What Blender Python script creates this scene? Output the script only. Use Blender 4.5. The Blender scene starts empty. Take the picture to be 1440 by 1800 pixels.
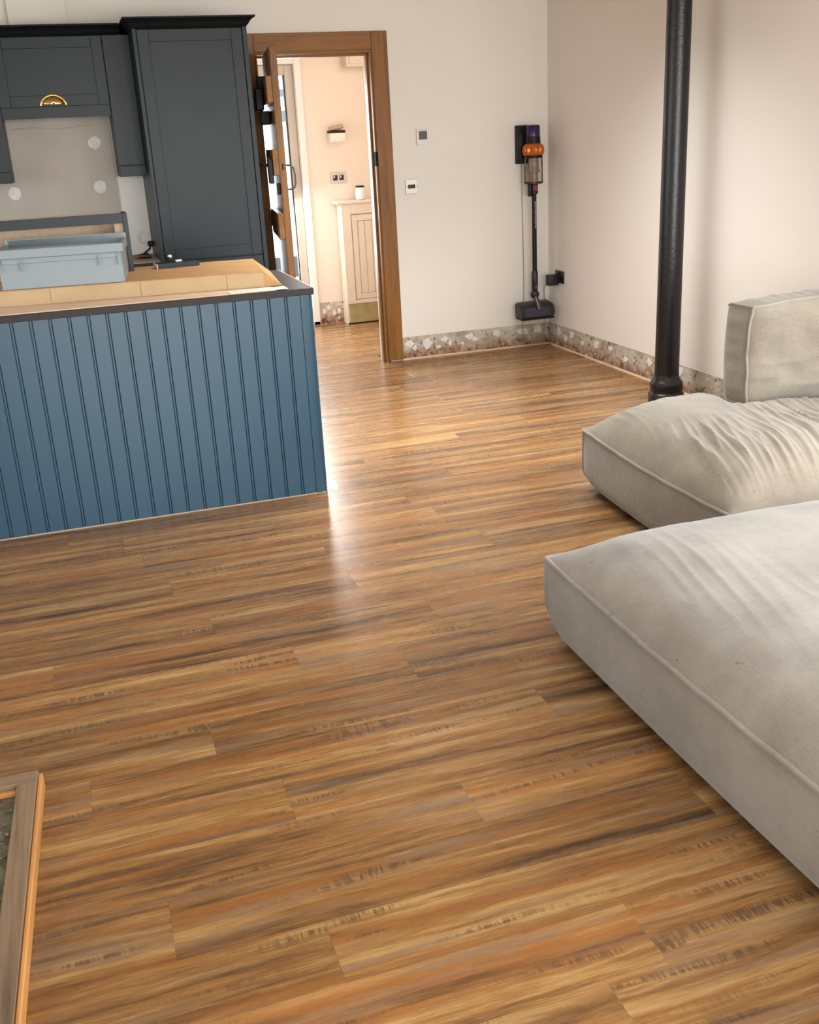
import bpy, bmesh, math, random
from mathutils import Vector, Matrix, noise
SC = bpy.context.scene
COL = SC.collection
random.seed(7)
PI = math.pi

# ------------------------------------------------------------------ camera
YAW, PITCH, ROLL, FPX, CAM_H = 0.295501695, 0.346467358, -0.0539724837, 1802.19, 1.48
fw = Vector((math.sin(YAW)*math.cos(PITCH), math.cos(YAW)*math.cos(PITCH), -math.sin(PITCH)))
rt = Vector((math.cos(YAW), -math.sin(YAW), 0))
up = rt.cross(fw)
r2 = math.cos(ROLL)*rt + math.sin(ROLL)*up
u2 = -math.sin(ROLL)*rt + math.cos(ROLL)*up
cd = bpy.data.cameras.new('camera')
cd.sensor_fit = 'HORIZONTAL'; cd.sensor_width = 36.0; cd.lens = FPX/1440*36.0
cd.clip_start = 0.05; cd.clip_end = 200
cam = bpy.data.objects.new('camera', cd); COL.objects.link(cam)
M = Matrix.Identity(4)
for i in range(3):
    M[i][0] = r2[i]; M[i][1] = u2[i]; M[i][2] = -fw[i]
M[0][3], M[1][3], M[2][3] = 0, 0, CAM_H
cam.matrix_world = M
SC.camera = cam

# ------------------------------------------------------------------ world, lights, exposure
SC.view_settings.view_transform = 'Standard'
SC.view_settings.look = 'None'
SC.view_settings.gamma = 1.0
SC.view_settings.use_curve_mapping = False
SC.view_settings.exposure = 0.0
w = bpy.data.worlds.new('overcast_sky'); SC.world = w; w.use_nodes = True
bg = w.node_tree.nodes['Background']
bg.inputs['Color'].default_value = (0.86, 0.93, 1.0, 1)
bg.inputs['Strength'].default_value = 6.0

def area(name, loc, target, sx, sy, power, color):
    d = bpy.data.lights.new(name, 'AREA'); d.shape = 'RECTANGLE'; d.size = sx; d.size_y = sy
    d.energy = power; d.color = color
    o = bpy.data.objects.new(name, d); COL.objects.link(o)
    o.location = loc
    o.rotation_euler = (Vector(target)-Vector(loc)).to_track_quat('-Z', 'Y').to_euler()
    return o
# daylight entering through the glazed doors behind the camera and the kitchen window on the left
area('daylight_rear_doors', (0.9, -3.55, 1.15), (0.9, 4.0, -0.75), 3.6, 2.0, 235, (1.0, 0.98, 0.96))
area('daylight_kitchen_window', (-2.12, 4.5, 1.55), (3, 4.5, 0.6), 2.5, 1.0, 9, (0.96, 0.98, 1.0))
area('added_fill_near', (1.0, 1.3, 2.49), (1.0, 1.3001, 0), 1.4, 1.4, 24, (1.0, 0.98, 0.95))  # added fill with no known source, lifts the sofa tops and near floor
area('daylight_side_window', (3.27, 1.5, 1.45), (1.0, 3.2, 0.2), 2.6, 1.2, 95, (0.98, 0.99, 1.0))
far_fill = area('added_fill_far', (1.95, 5.0, 2.49), (1.95, 5.0001, 0), 1.5, 1.2, 53, (1.0, 0.99, 0.97))  # invented overhead fill, brightens the far floor and lower walls
far_fill.data.spread = math.radians(100)
# hall daylight through its glazed door, warm hall ceiling lamp
area('daylight_hall_door', (1.50, 8.86, 1.15), (1.75, 7.0, -0.3), 0.7, 1.9, 72, (1.0, 0.98, 0.97))
hl = bpy.data.lights.new('hall_ceiling_lamp', 'POINT'); hl.energy = 9; hl.color = (1.0, 0.84, 0.70); hl.shadow_soft_size = 0.12
hlo = bpy.data.objects.new('hall_ceiling_lamp', hl); COL.objects.link(hlo); hlo.location = (2.55, 7.9, 2.25)

# ------------------------------------------------------------------ material helpers
def mat(name):
    m = bpy.data.materials.new(name); m.use_nodes = True
    nt = m.node_tree
    return m, nt, nt.nodes['Principled BSDF']
def N(nt, t, **kw):
    n = nt.nodes.new(t)
    for k, v in kw.items(): setattr(n, k, v)
    return n
def L(nt, a, b): nt.links.new(a, b)
def ramp(nt, fac, stops, interp='LINEAR'):
    r = N(nt, 'ShaderNodeValToRGB'); r.color_ramp.interpolation = interp
    el = r.color_ramp.elements
    while len(el) > 1: el.remove(el[-1])
    el[0].position, el[0].color = stops[0][0], (*stops[0][1], 1)
    for p, c in stops[1:]:
        e = el.new(p); e.color = (*c, 1)
    L(nt, fac, r.inputs[0]); return r.outputs[0]
def mixc(nt, fac, a, b, mode='MIX'):
    n = N(nt, 'ShaderNodeMix', data_type='RGBA', blend_type=mode)
    for s, v in ((n.inputs[0], fac), (n.inputs[6], a), (n.inputs[7], b)):
        if hasattr(v, 'links') or isinstance(v, bpy.types.NodeSocket): L(nt, v, s)
        elif isinstance(v, (int, float)): s.default_value = v
        else: s.default_value = (*v, 1)
    return n.outputs[2]
def noise_tex(nt, vec, scale, detail=4, rough=0.55):
    n = N(nt, 'ShaderNodeTexNoise'); n.inputs['Scale'].default_value = scale
    n.inputs['Detail'].default_value = detail; n.inputs['Roughness'].default_value = rough
    if vec is not None: L(nt, vec, n.inputs['Vector'])
    return n.outputs[0]
def mapping(nt, vec, scale=(1, 1, 1), loc=None):
    m = N(nt, 'ShaderNodeMapping'); L(nt, vec, m.inputs[0]); m.inputs['Scale'].default_value = scale
    if loc is not None:
        if isinstance(loc, bpy.types.NodeSocket): L(nt, loc, m.inputs['Location'])
        else: m.inputs['Location'].default_value = loc
    return m.outputs[0]
def math_n(nt, op, a, b=0.0, clamp=False):
    n = N(nt, 'ShaderNodeMath', operation=op); n.use_clamp = clamp
    for s, v in ((n.inputs[0], a), (n.inputs[1], b)):
        if isinstance(v, bpy.types.NodeSocket): L(nt, v, s)
        else: s.default_value = v
    return n.outputs[0]
def bump(nt, bsdf, h, strength=0.2, dist=0.002):
    b = N(nt, 'ShaderNodeBump'); b.inputs['Strength'].default_value = strength; b.inputs['Distance'].default_value = dist
    L(nt, h, b.inputs['Height']); L(nt, b.outputs[0], bsdf.inputs['Normal'])
def objc(nt): return N(nt, 'ShaderNodeTexCoord').outputs['Object']
def pos(nt): return N(nt, 'ShaderNodeNewGeometry').outputs['Position']

def plain(name, col, rough=0.5, metal=0.0, var=0.06, nscale=8, bmp=0.0, bscale=60, spec=0.5, coat=0.0):
    m, nt, b = mat(name)
    v = noise_tex(nt, objc(nt), nscale, 5)
    c = ramp(nt, v, [(0.3, tuple(max(0, x*(1-var)) for x in col)), (0.7, tuple(min(1, x*(1+var)) for x in col))])
    L(nt, c, b.inputs['Base Color'])
    b.inputs['Roughness'].default_value = rough; b.inputs['Metallic'].default_value = metal
    b.inputs['Specular IOR Level'].default_value = spec
    b.inputs['Coat Weight'].default_value = coat
    if bmp: bump(nt, b, noise_tex(nt, objc(nt), bscale, 4), bmp, 0.003)
    return m

def floor_material():
    m, nt, b = mat('wood_plank_vinyl')
    p = pos(nt)
    rnd = N(nt, 'ShaderNodeObjectInfo').outputs['Random']
    cx = N(nt, 'ShaderNodeCombineXYZ')
    L(nt, math_n(nt, 'MULTIPLY', rnd, 91.0), cx.inputs[0]); L(nt, math_n(nt, 'MULTIPLY', rnd, 57.0), cx.inputs[1]); L(nt, math_n(nt, 'MULTIPLY', rnd, 33.0), cx.inputs[2])
    off = cx.outputs[0]
    q = mapping(nt, p, (1, 1, 1), off)
    # gentle waviness of the grain
    wv = N(nt, 'ShaderNodeTexNoise'); wv.inputs['Scale'].default_value = 3.0; wv.inputs['Detail'].default_value = 3
    L(nt, mapping(nt, q, (0.8, 1.5, 1)), wv.inputs['Vector'])
    vm = N(nt, 'ShaderNodeVectorMath', operation='MULTIPLY'); L(nt, wv.outputs['Color'], vm.inputs[0]); vm.inputs[1].default_value = (0.0, 0.030, 0.0)
    va = N(nt, 'ShaderNodeVectorMath', operation='ADD'); L(nt, q, va.inputs[0]); L(nt, vm.outputs[0], va.inputs[1])
    qw = va.outputs[0]
    s1 = noise_tex(nt, mapping(nt, qw, (0.7, 15, 1)), 1.0, 3, 0.55)      # broad stripes along the plank
    s2 = noise_tex(nt, mapping(nt, qw, (2.2, 42, 1)), 1.0, 4, 0.65)       # finer stripes
    g = noise_tex(nt, mapping(nt, qw, (11, 190, 1)), 1.0, 5, 0.7)        # grain
    gm = noise_tex(nt, mapping(nt, qw, (7, 85, 5)), 1.0, 4, 0.7)         # flecks
    v = math_n(nt, 'ADD', math_n(nt, 'MULTIPLY', s1, 0.60), math_n(nt, 'MULTIPLY', s2, 0.40))
    v = math_n(nt, 'ADD', v, math_n(nt, 'MULTIPLY', math_n(nt, 'SUBTRACT', g, 0.5), 0.24))
    v = math_n(nt, 'ADD', v, math_n(nt, 'MULTIPLY', math_n(nt, 'SUBTRACT', gm, 0.5), 0.22))
    c = ramp(nt, v, [(0.35, (0.070, 0.040, 0.023)), (0.425, (0.15, 0.078, 0.034)), (0.48, (0.235, 0.122, 0.047)),
                     (0.53, (0.29, 0.155, 0.058)), (0.59, (0.38, 0.225, 0.092)), (0.68, (0.46, 0.305, 0.145))])
    # reddish and greyish areas
    h = noise_tex(nt, mapping(nt, q, (0.9, 14, 3)), 1.3, 3)
    c = mixc(nt, ramp(nt, h, [(0.50, (0, 0, 0)), (0.64, (0.62, 0.62, 0.62))]), c, (0.31, 0.125, 0.040))
    h2 = noise_tex(nt, mapping(nt, q, (1.1, 16, 7)), 1.7, 3)
    c = mixc(nt, ramp(nt, h2, [(0.53, (0, 0, 0)), (0.66, (0.62, 0.62, 0.62))]), c, (0.22, 0.155, 0.105))
    # saw marks: short dark ticks across the grain, in patches
    tick = noise_tex(nt, mapping(nt, q, (150, 16, 1)), 1.0, 3, 0.7)
    tick = ramp(nt, tick, [(0.45, (0, 0, 0)), (0.54, (1, 1, 1))])
    area_ = noise_tex(nt, mapping(nt, q, (2.1, 22, 11)), 1.0, 2)
    area_ = ramp(nt, area_, [(0.58, (0, 0, 0)), (0.68, (0.8, 0.8, 0.8))])
    c = mixc(nt, math_n(nt, 'MULTIPLY', tick, area_), c, (0.085, 0.055, 0.035))
    # fine dark pores
    pores = noise_tex(nt, mapping(nt, q, (22, 420, 1)), 1.0, 3, 0.7)
    c = mixc(nt, ramp(nt, pores, [(0.60, (0, 0, 0)), (0.72, (0.45, 0.45, 0.45))]), c, (0.09, 0.05, 0.028))
    # plank-to-plank tone
    tone = N(nt, 'ShaderNodeHueSaturation'); L(nt, c, tone.inputs['Color'])
    L(nt, math_n(nt, 'ADD', math_n(nt, 'MULTIPLY', rnd, 0.18), 0.78), tone.inputs['Value'])
    tone.inputs['Saturation'].default_value = 1.04
    L(nt, tone.outputs[0], b.inputs['Base Color'])
    rr = ramp(nt, g, [(0.3, (0.20, 0.20, 0.20)), (0.7, (0.31, 0.31, 0.31))])
    L(nt, rr, b.inputs['Roughness'])
    b.inputs['Specular IOR Level'].default_value = 0.5
    bump(nt, b, math_n(nt, 'ADD', g, math_n(nt, 'MULTIPLY', pores, 0.5)), 0.12, 0.001)
    return m

def wall_paint(name, col):
    m, nt, b = mat(name)
    p = pos(nt)
    v = noise_tex(nt, p, 1.6, 4)
    c = ramp(nt, v, [(0.3, tuple(x*0.975 for x in col)), (0.7, col)])
    sm = noise_tex(nt, p, 7, 4)
    c = mixc(nt, ramp(nt, sm, [(0.66, (0, 0, 0)), (0.78, (0.12, 0.12, 0.12))]), c, (0.45, 0.41, 0.37))
    L(nt, c, b.inputs['Base Color']); b.inputs['Roughness'].default_value = 0.75
    b.inputs['Specular IOR Level'].default_value = 0.3
    bump(nt, b, noise_tex(nt, p, 130, 4), 0.05, 0.001)
    return m

def bare_plaster():
    m, nt, b = mat('bare_plaster')
    p = pos(nt)
    n1 = noise_tex(nt, p, 9, 5, 0.6)
    c = ramp(nt, n1, [(0.35, (0.36, 0.30, 0.225)), (0.52, (0.51, 0.455, 0.36)), (0.68, (0.60, 0.555, 0.47))])
    # brown / pink undercoat shows near the floor, with a ragged edge (old adhesive line)
    z = N(nt, 'ShaderNodeSeparateXYZ'); L(nt, p, z.inputs[0])
    n2 = noise_tex(nt, p, 14, 5, 0.65)
    h = math_n(nt, 'ADD', math_n(nt, 'MULTIPLY', z.outputs[2], 9.0), math_n(nt, 'MULTIPLY', n2, 1.5))
    low = ramp(nt, math_n(nt, 'MULTIPLY', h, 0.5), [(0.52, (1, 1, 1)), (0.80, (0, 0, 0))])
    c = mixc(nt, low, c, ramp(nt, noise_tex(nt, p, 24, 4, 0.6), [(0.36, (0.10, 0.055, 0.034)), (0.48, (0.30, 0.17, 0.105)), (0.62, (0.46, 0.29, 0.195))]))
    # white filler smears and black specks
    n3 = noise_tex(nt, mapping(nt, p, (1, 1, 1.6)), 17, 3, 0.5)
    c = mixc(nt, ramp(nt, n3, [(0.66, (0, 0, 0)), (0.69, (0.8, 0.8, 0.8))]), c, (0.70, 0.68, 0.64))
    n4 = noise_tex(nt, p, 30, 5, 0.75)
    c = mixc(nt, ramp(nt, n4, [(0.56, (0, 0, 0)), (0.62, (0.9, 0.9, 0.9))]), c, (0.055, 0.045, 0.04))
    L(nt, c, b.inputs['Base Color']); b.inputs['Roughness'].default_value = 0.9
    bump(nt, b, n2, 0.6, 0.006)
    return m

def oak(name, col, axis=2, dark=0.5, rough=0.42):
    m, nt, b = mat(name)
    sc = [26, 26, 26]; sc[axis] = 1.6
    q = mapping(nt, pos(nt), tuple(sc))
    g = noise_tex(nt, q, 1.0, 6, 0.6)
    sc2 = [110, 110, 110]; sc2[axis] = 4
    g2 = noise_tex(nt, mapping(nt, pos(nt), tuple(sc2)), 1.0, 4, 0.6)
    v = math_n(nt, 'ADD', math_n(nt, 'MULTIPLY', g, 0.65), math_n(nt, 'MULTIPLY', g2, 0.35))
    c = ramp(nt, v, [(0.34, tuple(x*dark for x in col)), (0.52, col), (0.68, tuple(min(1, x*1.3) for x in col))])
    L(nt, c, b.inputs['Base Color']); b.inputs['Roughness'].default_value = rough
    bump(nt, b, v, 0.15, 0.001)
    return m

def linen(name, c1, c2):
    m, nt, b = mat(name)
    o = objc(nt)
    n1 = noise_tex(nt, o, 3.5, 5, 0.6)
    t1 = noise_tex(nt, mapping(nt, o, (330, 30, 120)), 1.0, 3, 0.6)
    t2 = noise_tex(nt, mapping(nt, o, (30, 330, 120)), 1.0, 3, 0.6)
    v = math_n(nt, 'ADD', math_n(nt, 'MULTIPLY', n1, 0.6), math_n(nt, 'MULTIPLY', math_n(nt, 'ADD', t1, t2), 0.2))
    c = ramp(nt, v, [(0.40, c1), (0.60, c2)])
    st = noise_tex(nt, mapping(nt, o, (1, 1, 1.7)), 26, 3, 0.5)
    c = mixc(nt, ramp(nt, st, [(0.735, (0, 0, 0)), (0.76, (0.6, 0.6, 0.6))]), c, tuple(x*0.35 for x in c1))
    L(nt, c, b.inputs['Base Color']); b.inputs['Roughness'].default_value = 0.92
    b.inputs['Specular IOR Level'].default_value = 0.15
    b.inputs['Sheen Weight'].default_value = 0.25; b.inputs['Sheen Roughness'].default_value = 0.5
    wr = noise_tex(nt, mapping(nt, o, (9, 34, 20)), 1.0, 4, 0.55)
    hh = math_n(nt, 'ADD', math_n(nt, 'MULTIPLY', math_n(nt, 'ADD', t1, t2), 0.10), math_n(nt, 'MULTIPLY', wr, 0.55))
    bump(nt, b, hh, 0.5, 0.006)
    return m

def glass(name, tint=(1, 1, 1), rough=0.02, ior=1.45):
    m, nt, b = mat(name)
    out = nt.nodes['Material Output']
    nt.nodes.remove(b)
    t = N(nt, 'ShaderNodeBsdfTransparent'); t.inputs[0].default_value = (*tint, 1)
    g = N(nt, 'ShaderNodeBsdfGlossy'); g.inputs['Roughness'].default_value = rough
    f = N(nt, 'ShaderNodeFresnel'); f.inputs[0].default_value = ior
    mx = N(nt, 'ShaderNodeMixShader'); L(nt, f.outputs[0], mx.inputs[0]); L(nt, t.outputs[0], mx.inputs[1]); L(nt, g.outputs[0], mx.inputs[2])
    L(nt, mx.outputs[0], out.inputs[0])
    return m

MAT = {}
MAT['floor'] = floor_material()
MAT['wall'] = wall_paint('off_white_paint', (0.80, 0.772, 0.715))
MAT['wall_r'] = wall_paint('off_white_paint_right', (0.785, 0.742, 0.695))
MAT['hallwall'] = wall_paint('warm_cream_paint', (0.80, 0.70, 0.61))
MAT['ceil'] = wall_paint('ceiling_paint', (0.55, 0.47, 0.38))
MAT['plaster'] = bare_plaster()
MAT['board'] = plain('grey_plasterboard', (0.47, 0.43, 0.37), 0.85, var=0.08, nscale=3)
MAT['white_plaster'] = plain('white_filler', (0.72, 0.70, 0.66), 0.9, var=0.08, nscale=20, bmp=0.3)
MAT['blue'] = plain('blue_cabinet_paint', (0.0105, 0.050, 0.086), 0.38, var=0.05, nscale=4, bmp=0.04, bscale=220)
MAT['navy'] = plain('charcoal_navy_paint', (0.0062, 0.0128, 0.0168), 0.42, var=0.05, nscale=4, bmp=0.03, bscale=220, spec=0.32)
MAT['navy_shaded'] = plain('shaded_navy_cornice_paint', (0.003, 0.004, 0.0055), 0.55, var=0.05, spec=0.2)  # same paint as the cabinets, with the cornice's shade darkened into the colour
MAT['worktop'] = plain('charcoal_laminate', (0.030, 0.026, 0.024), 0.5, var=0.15, nscale=60, spec=0.2)
MAT['oak_v'] = oak('oak_vertical', (0.235, 0.098, 0.018), 2)
MAT['oak_h'] = oak('oak_horizontal', (0.235, 0.098, 0.018), 0)
MAT['oak_y'] = oak('oak_along', (0.235, 0.098, 0.018), 1)
for k_ in ('oak_v', 'oak_h', 'oak_y'):
    MAT[k_].node_tree.nodes['Principled BSDF'].inputs['Specular IOR Level'].default_value = 0.3
MAT['frame_top'] = oak('weathered_board', (0.19, 0.125, 0.07), 1, 0.4, 0.8)
MAT['frame_top_x'] = oak('weathered_board_cross', (0.19, 0.125, 0.07), 0, 0.4, 0.8)
MAT['frame_edge'] = oak('fresh_pine_edge', (0.44, 0.205, 0.058), 1, 0.7, 0.6)
MAT['chip'] = plain('chipboard_wood', (0.42, 0.32, 0.23), 0.8, var=0.10, nscale=50)
MAT['card'] = plain('cardboard', (0.43, 0.245, 0.095), 0.85, var=0.07, nscale=10)
MAT['card_front_lit'] = plain('front_lit_cardboard', (0.41, 0.295, 0.165), 0.85, var=0.06, nscale=10)  # same cardboard as the rest, light on the box front put into its colour
MAT['card_pink'] = plain('pinkish_cardboard', (0.60, 0.43, 0.30), 0.85, var=0.05, nscale=10)
MAT['crate'] = plain('blue_grey_plastic', (0.215, 0.26, 0.285), 0.42, var=0.04)
MAT['black'] = plain('black_plastic', (0.007, 0.007, 0.0075), 0.45, var=0.1, spec=0.25)
MAT['black_flat'] = plain('matt_black_plate', (0.008, 0.008, 0.008), 0.8, spec=0.1)
MAT['iron'] = plain('black_gloss_cast_iron', (0.008, 0.008, 0.009), 0.30, var=0.2, nscale=20, bmp=0.45, bscale=90, spec=0.4)
MAT['greyplastic'] = plain('dark_grey_plastic', (0.022, 0.021, 0.023), 0.4, var=0.1, spec=0.35)
MAT['purple'] = plain('purple_plastic', (0.035, 0.010, 0.075), 0.3, metal=0.2, var=0.1)
MAT['headblue'] = plain('smoked_violet_window', (0.03, 0.027, 0.05), 0.2, var=0.1)
MAT['orange'] = plain('copper_orange_plastic', (0.55, 0.13, 0.015), 0.28, metal=0.35, var=0.1)
MAT['red'] = plain('red_plastic', (0.30, 0.02, 0.03), 0.35, var=0.1)
MAT['bin'] = glass('smoky_clear_plastic', (0.86, 0.82, 0.78), 0.12, 1.18)
MAT['dust'] = plain('bin_cyclone_core', (0.30, 0.24, 0.19), 0.6, var=0.3, nscale=30)
MAT['glass'] = glass('window_glass', (0.96, 0.98, 0.98))
MAT['brass'] = plain('polished_brass', (0.72, 0.53, 0.22), 0.24, metal=1.0)
MAT['chrome'] = plain('satin_chrome', (0.68, 0.66, 0.62), 0.25, metal=1.0)
MAT['steel'] = plain('brushed_steel', (0.52, 0.49, 0.43), 0.4, metal=0.75)
MAT['nickel'] = plain('black_nickel', (0.10, 0.095, 0.09), 0.3, metal=0.8)
MAT['white'] = plain('white_plastic', (0.78, 0.77, 0.74), 0.4, var=0.02)
MAT['upvc'] = plain('white_upvc', (0.80, 0.79, 0.76), 0.4, var=0.02)
MAT['creamframe'] = plain('cream_grey_frame', (0.52, 0.47, 0.40), 0.5, var=0.04)
MAT['lcd'] = plain('grey_lcd_screen', (0.085, 0.09, 0.09), 0.2, var=0.05)
MAT['cream'] = plain('cream_mdf_paint', (0.66, 0.575, 0.47), 0.5, var=0.03)
MAT['greygap'] = plain('grey_groove', (0.42, 0.36, 0.30), 0.6, var=0.03)
MAT['goldboard'] = plain('olive_raw_board', (0.34, 0.27, 0.12), 0.7, var=0.15, nscale=15)
MAT['tan'] = plain('tan_paper', (0.55, 0.38, 0.21), 0.7, var=0.1)
MAT['jar'] = plain('white_wax_jar', (0.74, 0.71, 0.66), 0.25, var=0.03)
MAT['greycable'] = plain('grey_cable_sheath', (0.33, 0.32, 0.30), 0.5)
MAT['linen_near'] = linen('grey_linen', (0.195, 0.180, 0.156), (0.275, 0.257, 0.228))
MAT['linen_far'] = linen('beige_grey_linen', (0.185, 0.160, 0.125), (0.26, 0.230, 0.184))
MAT['linen_pipe'] = linen('linen_piping', (0.215, 0.198, 0.17), (0.29, 0.268, 0.232))
MAT['mottled'] = plain('dark_mottled_glass', (0.045, 0.045, 0.032), 0.18, var=0.75, nscale=45, bmp=0.5, bscale=90)
def mottled():
    m, nt, b = mat('dark_mottled_glass')
    p = pos(nt)
    c = ramp(nt, noise_tex(nt, p, 30, 5, 0.7), [(0.35, (0.035, 0.035, 0.022)), (0.55, (0.12, 0.11, 0.065)), (0.7, (0.22, 0.20, 0.13))])
    c = mixc(nt, ramp(nt, noise_tex(nt, p, 75, 4, 0.7), [(0.62, (0, 0, 0)), (0.68, (0.9, 0.9, 0.9))]), c, (0.75, 0.72, 0.62))
    L(nt, c, b.inputs['Base Color']); b.inputs['Roughness'].default_value = 0.3
    bump(nt, b, noise_tex(nt, p, 90, 4), 0.4, 0.002)
    return m
MAT['mottled'] = mottled()
MAT['render'] = plain('white_render', (0.85, 0.85, 0.84), 0.9, var=0.02)
MAT['band'] = plain('blue_grey_board', (0.10, 0.13, 0.16), 0.7)
MAT['plinth'] = plain('slate_grey_plinth', (0.05, 0.06, 0.075), 0.7)
MAT['brick'] = plain('pale_pink_brick', (0.45, 0.30, 0.25), 0.9, var=0.15, nscale=6)
MAT['gravel'] = plain('pale_gravel', (0.45, 0.37, 0.25), 0.95, var=0.35, nscale=30)
MAT['beadline'] = plain('floor_edge_bead', (0.55, 0.42, 0.27), 0.6, var=0.1)

# ------------------------------------------------------------------ mesh helpers
class MB:
    def __init__(s): s.bm = bmesh.new()
    def box(s, x0, x1, y0, y1, z0, z1, bev=0.0, seg=1, rot=None, piv=None):
        b = bmesh.new(); bmesh.ops.create_cube(b, size=1)
        for v in b.verts:
            v.co = Vector((x0+(v.co.x+.5)*(x1-x0), y0+(v.co.y+.5)*(y1-y0), z0+(v.co.z+.5)*(z1-z0)))
        if bev: bmesh.ops.bevel(b, geom=b.edges[:], offset=bev, segments=seg, affect='EDGES', profile=0.5)
        if rot is not None:
            pv = Vector(piv) if piv else Vector(((x0+x1)/2, (y0+y1)/2, (z0+z1)/2))
            for v in b.verts: v.co = rot @ (v.co-pv) + pv
        s.add(b); return s
    def add(s, b):
        me = bpy.data.meshes.new('tmp'); b.to_mesh(me); b.free(); s.bm.from_mesh(me); bpy.data.meshes.remove(me)
    def prism(s, pts, axis, a0, a1):
        # pts: 2D outline; axis 0/1/2 extrusion
        def P(p, a):
            if axis == 0: return (a, p[0], p[1])
            if axis == 1: return (p[0], a, p[1])
            return (p[0], p[1], a)
        lo = [s.bm.verts.new(P(p, a0)) for p in pts]; hi = [s.bm.verts.new(P(p, a1)) for p in pts]
        n = len(pts)
        for i in range(n): s.bm.faces.new((lo[i], lo[(i+1) % n], hi[(i+1) % n], hi[i]))
        s.bm.faces.new(list(reversed(lo))); s.bm.faces.new(hi); return s
    def rings(s, rings, cap=True, close=True):
        R = [[s.bm.verts.new(p) for p in r] for r in rings]
        n = len(R[0])
        for a, b in zip(R, R[1:]):
            for i in range(n if close else n-1):
                s.bm.faces.new((a[i], a[(i+1) % n], b[(i+1) % n], b[i]))
        if cap:
            s.bm.faces.new(list(reversed(R[0]))); s.bm.faces.new(R[-1])
        return s
    def lathe(s, prof, c=(0, 0, 0), n=28, axis=2, ripple=None):
        rr = []
        for r, h in prof:
            ring = []
            for i in range(n):
                a = 2*PI*i/n; q = r
                if ripple: q = r*(1+ripple(a, h))
                u, v = q*math.cos(a), q*math.sin(a)
                p = (u, v, h) if axis == 2 else ((h, u, v) if axis == 0 else (v, h, u))
                ring.append((c[0]+p[0], c[1]+p[1], c[2]+p[2]))
            rr.append(ring)
        s.rings(rr); return s
    def tube(s, path, r, n=8, closed=False):
        P = [Vector(p) for p in path]; m = len(P); rr = []
        prev = None
        for i, p in enumerate(P):
            if closed: t = P[(i+1) % m]-P[i-1]
            else: t = P[min(i+1, m-1)]-P[max(i-1, 0)]
            t.normalize()
            ref = prev if prev is not None else (Vector((0, 0, 1)) if abs(t.z) < 0.9 else Vector((1, 0, 0)))
            a = (ref - t*ref.dot(t))
            if a.length < 1e-5: a = t.orthogonal()
            a.normalize(); b = t.cross(a); prev = a
            rr.append([tuple(p + r*(math.cos(2*PI*k/n)*a + math.sin(2*PI*k/n)*b)) for k in range(n)])
        if closed: rr.append(rr[0])
        s.rings(rr, cap=not closed); return s
    def build(s, name, m, parent=None, smooth=False, angle=None):
        bmesh.ops.remove_doubles(s.bm, verts=s.bm.verts[:], dist=1e-6)
        bmesh.ops.recalc_face_normals(s.bm, faces=s.bm.faces[:])
        me = bpy.data.meshes.new(name); s.bm.to_mesh(me); s.bm.free()
        me.materials.append(MAT[m] if isinstance(m, str) else m)
        if smooth:
            me.polygons.foreach_set('use_smooth', [True]*len(me.polygons))
            me.set_sharp_from_angle(angle=math.radians(angle or 40))
        o = bpy.data.objects.new(name, me); COL.objects.link(o)
        if parent is not None:
            o.parent = parent
            o.matrix_parent_inverse = parent.matrix_basis.inverted()
        return o
def box(name, m, parent, *b, bev=0.0, seg=1, **k):
    mb = MB(); mb.box(*b, bev=bev, seg=seg, **k); return mb.build(name, m, parent, smooth=bev > 0, angle=30)
def tag(o, label=None, cat=None, group=None, kind=None):
    if label: o['label'] = label
    if cat: o['category'] = cat
    if group: o['group'] = group
    if kind: o['kind'] = kind
    return o
def thing(name, label, cat, loc, group=None, kind=None):
    o = bpy.data.objects.new(name, None); COL.objects.link(o); o.location = loc
    o.empty_display_size = 0.05
    return tag(o, label, cat, group, kind)
def struct(o): o['kind'] = 'structure'; return o
def blob(cx, cz, rx, rz, seed, n=10, jag=0.42):
    rg = random.Random(seed)
    return [(cx+rx*(1+rg.uniform(-jag, jag))*math.cos(2*PI*i/n), cz+rz*(1+rg.uniform(-jag, jag))*math.sin(2*PI*i/n)) for i in range(n)]

D, RX = 7.0, 3.295          # back wall face, right wall face
SK = 0.163                  # height of the stripped skirting band

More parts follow.
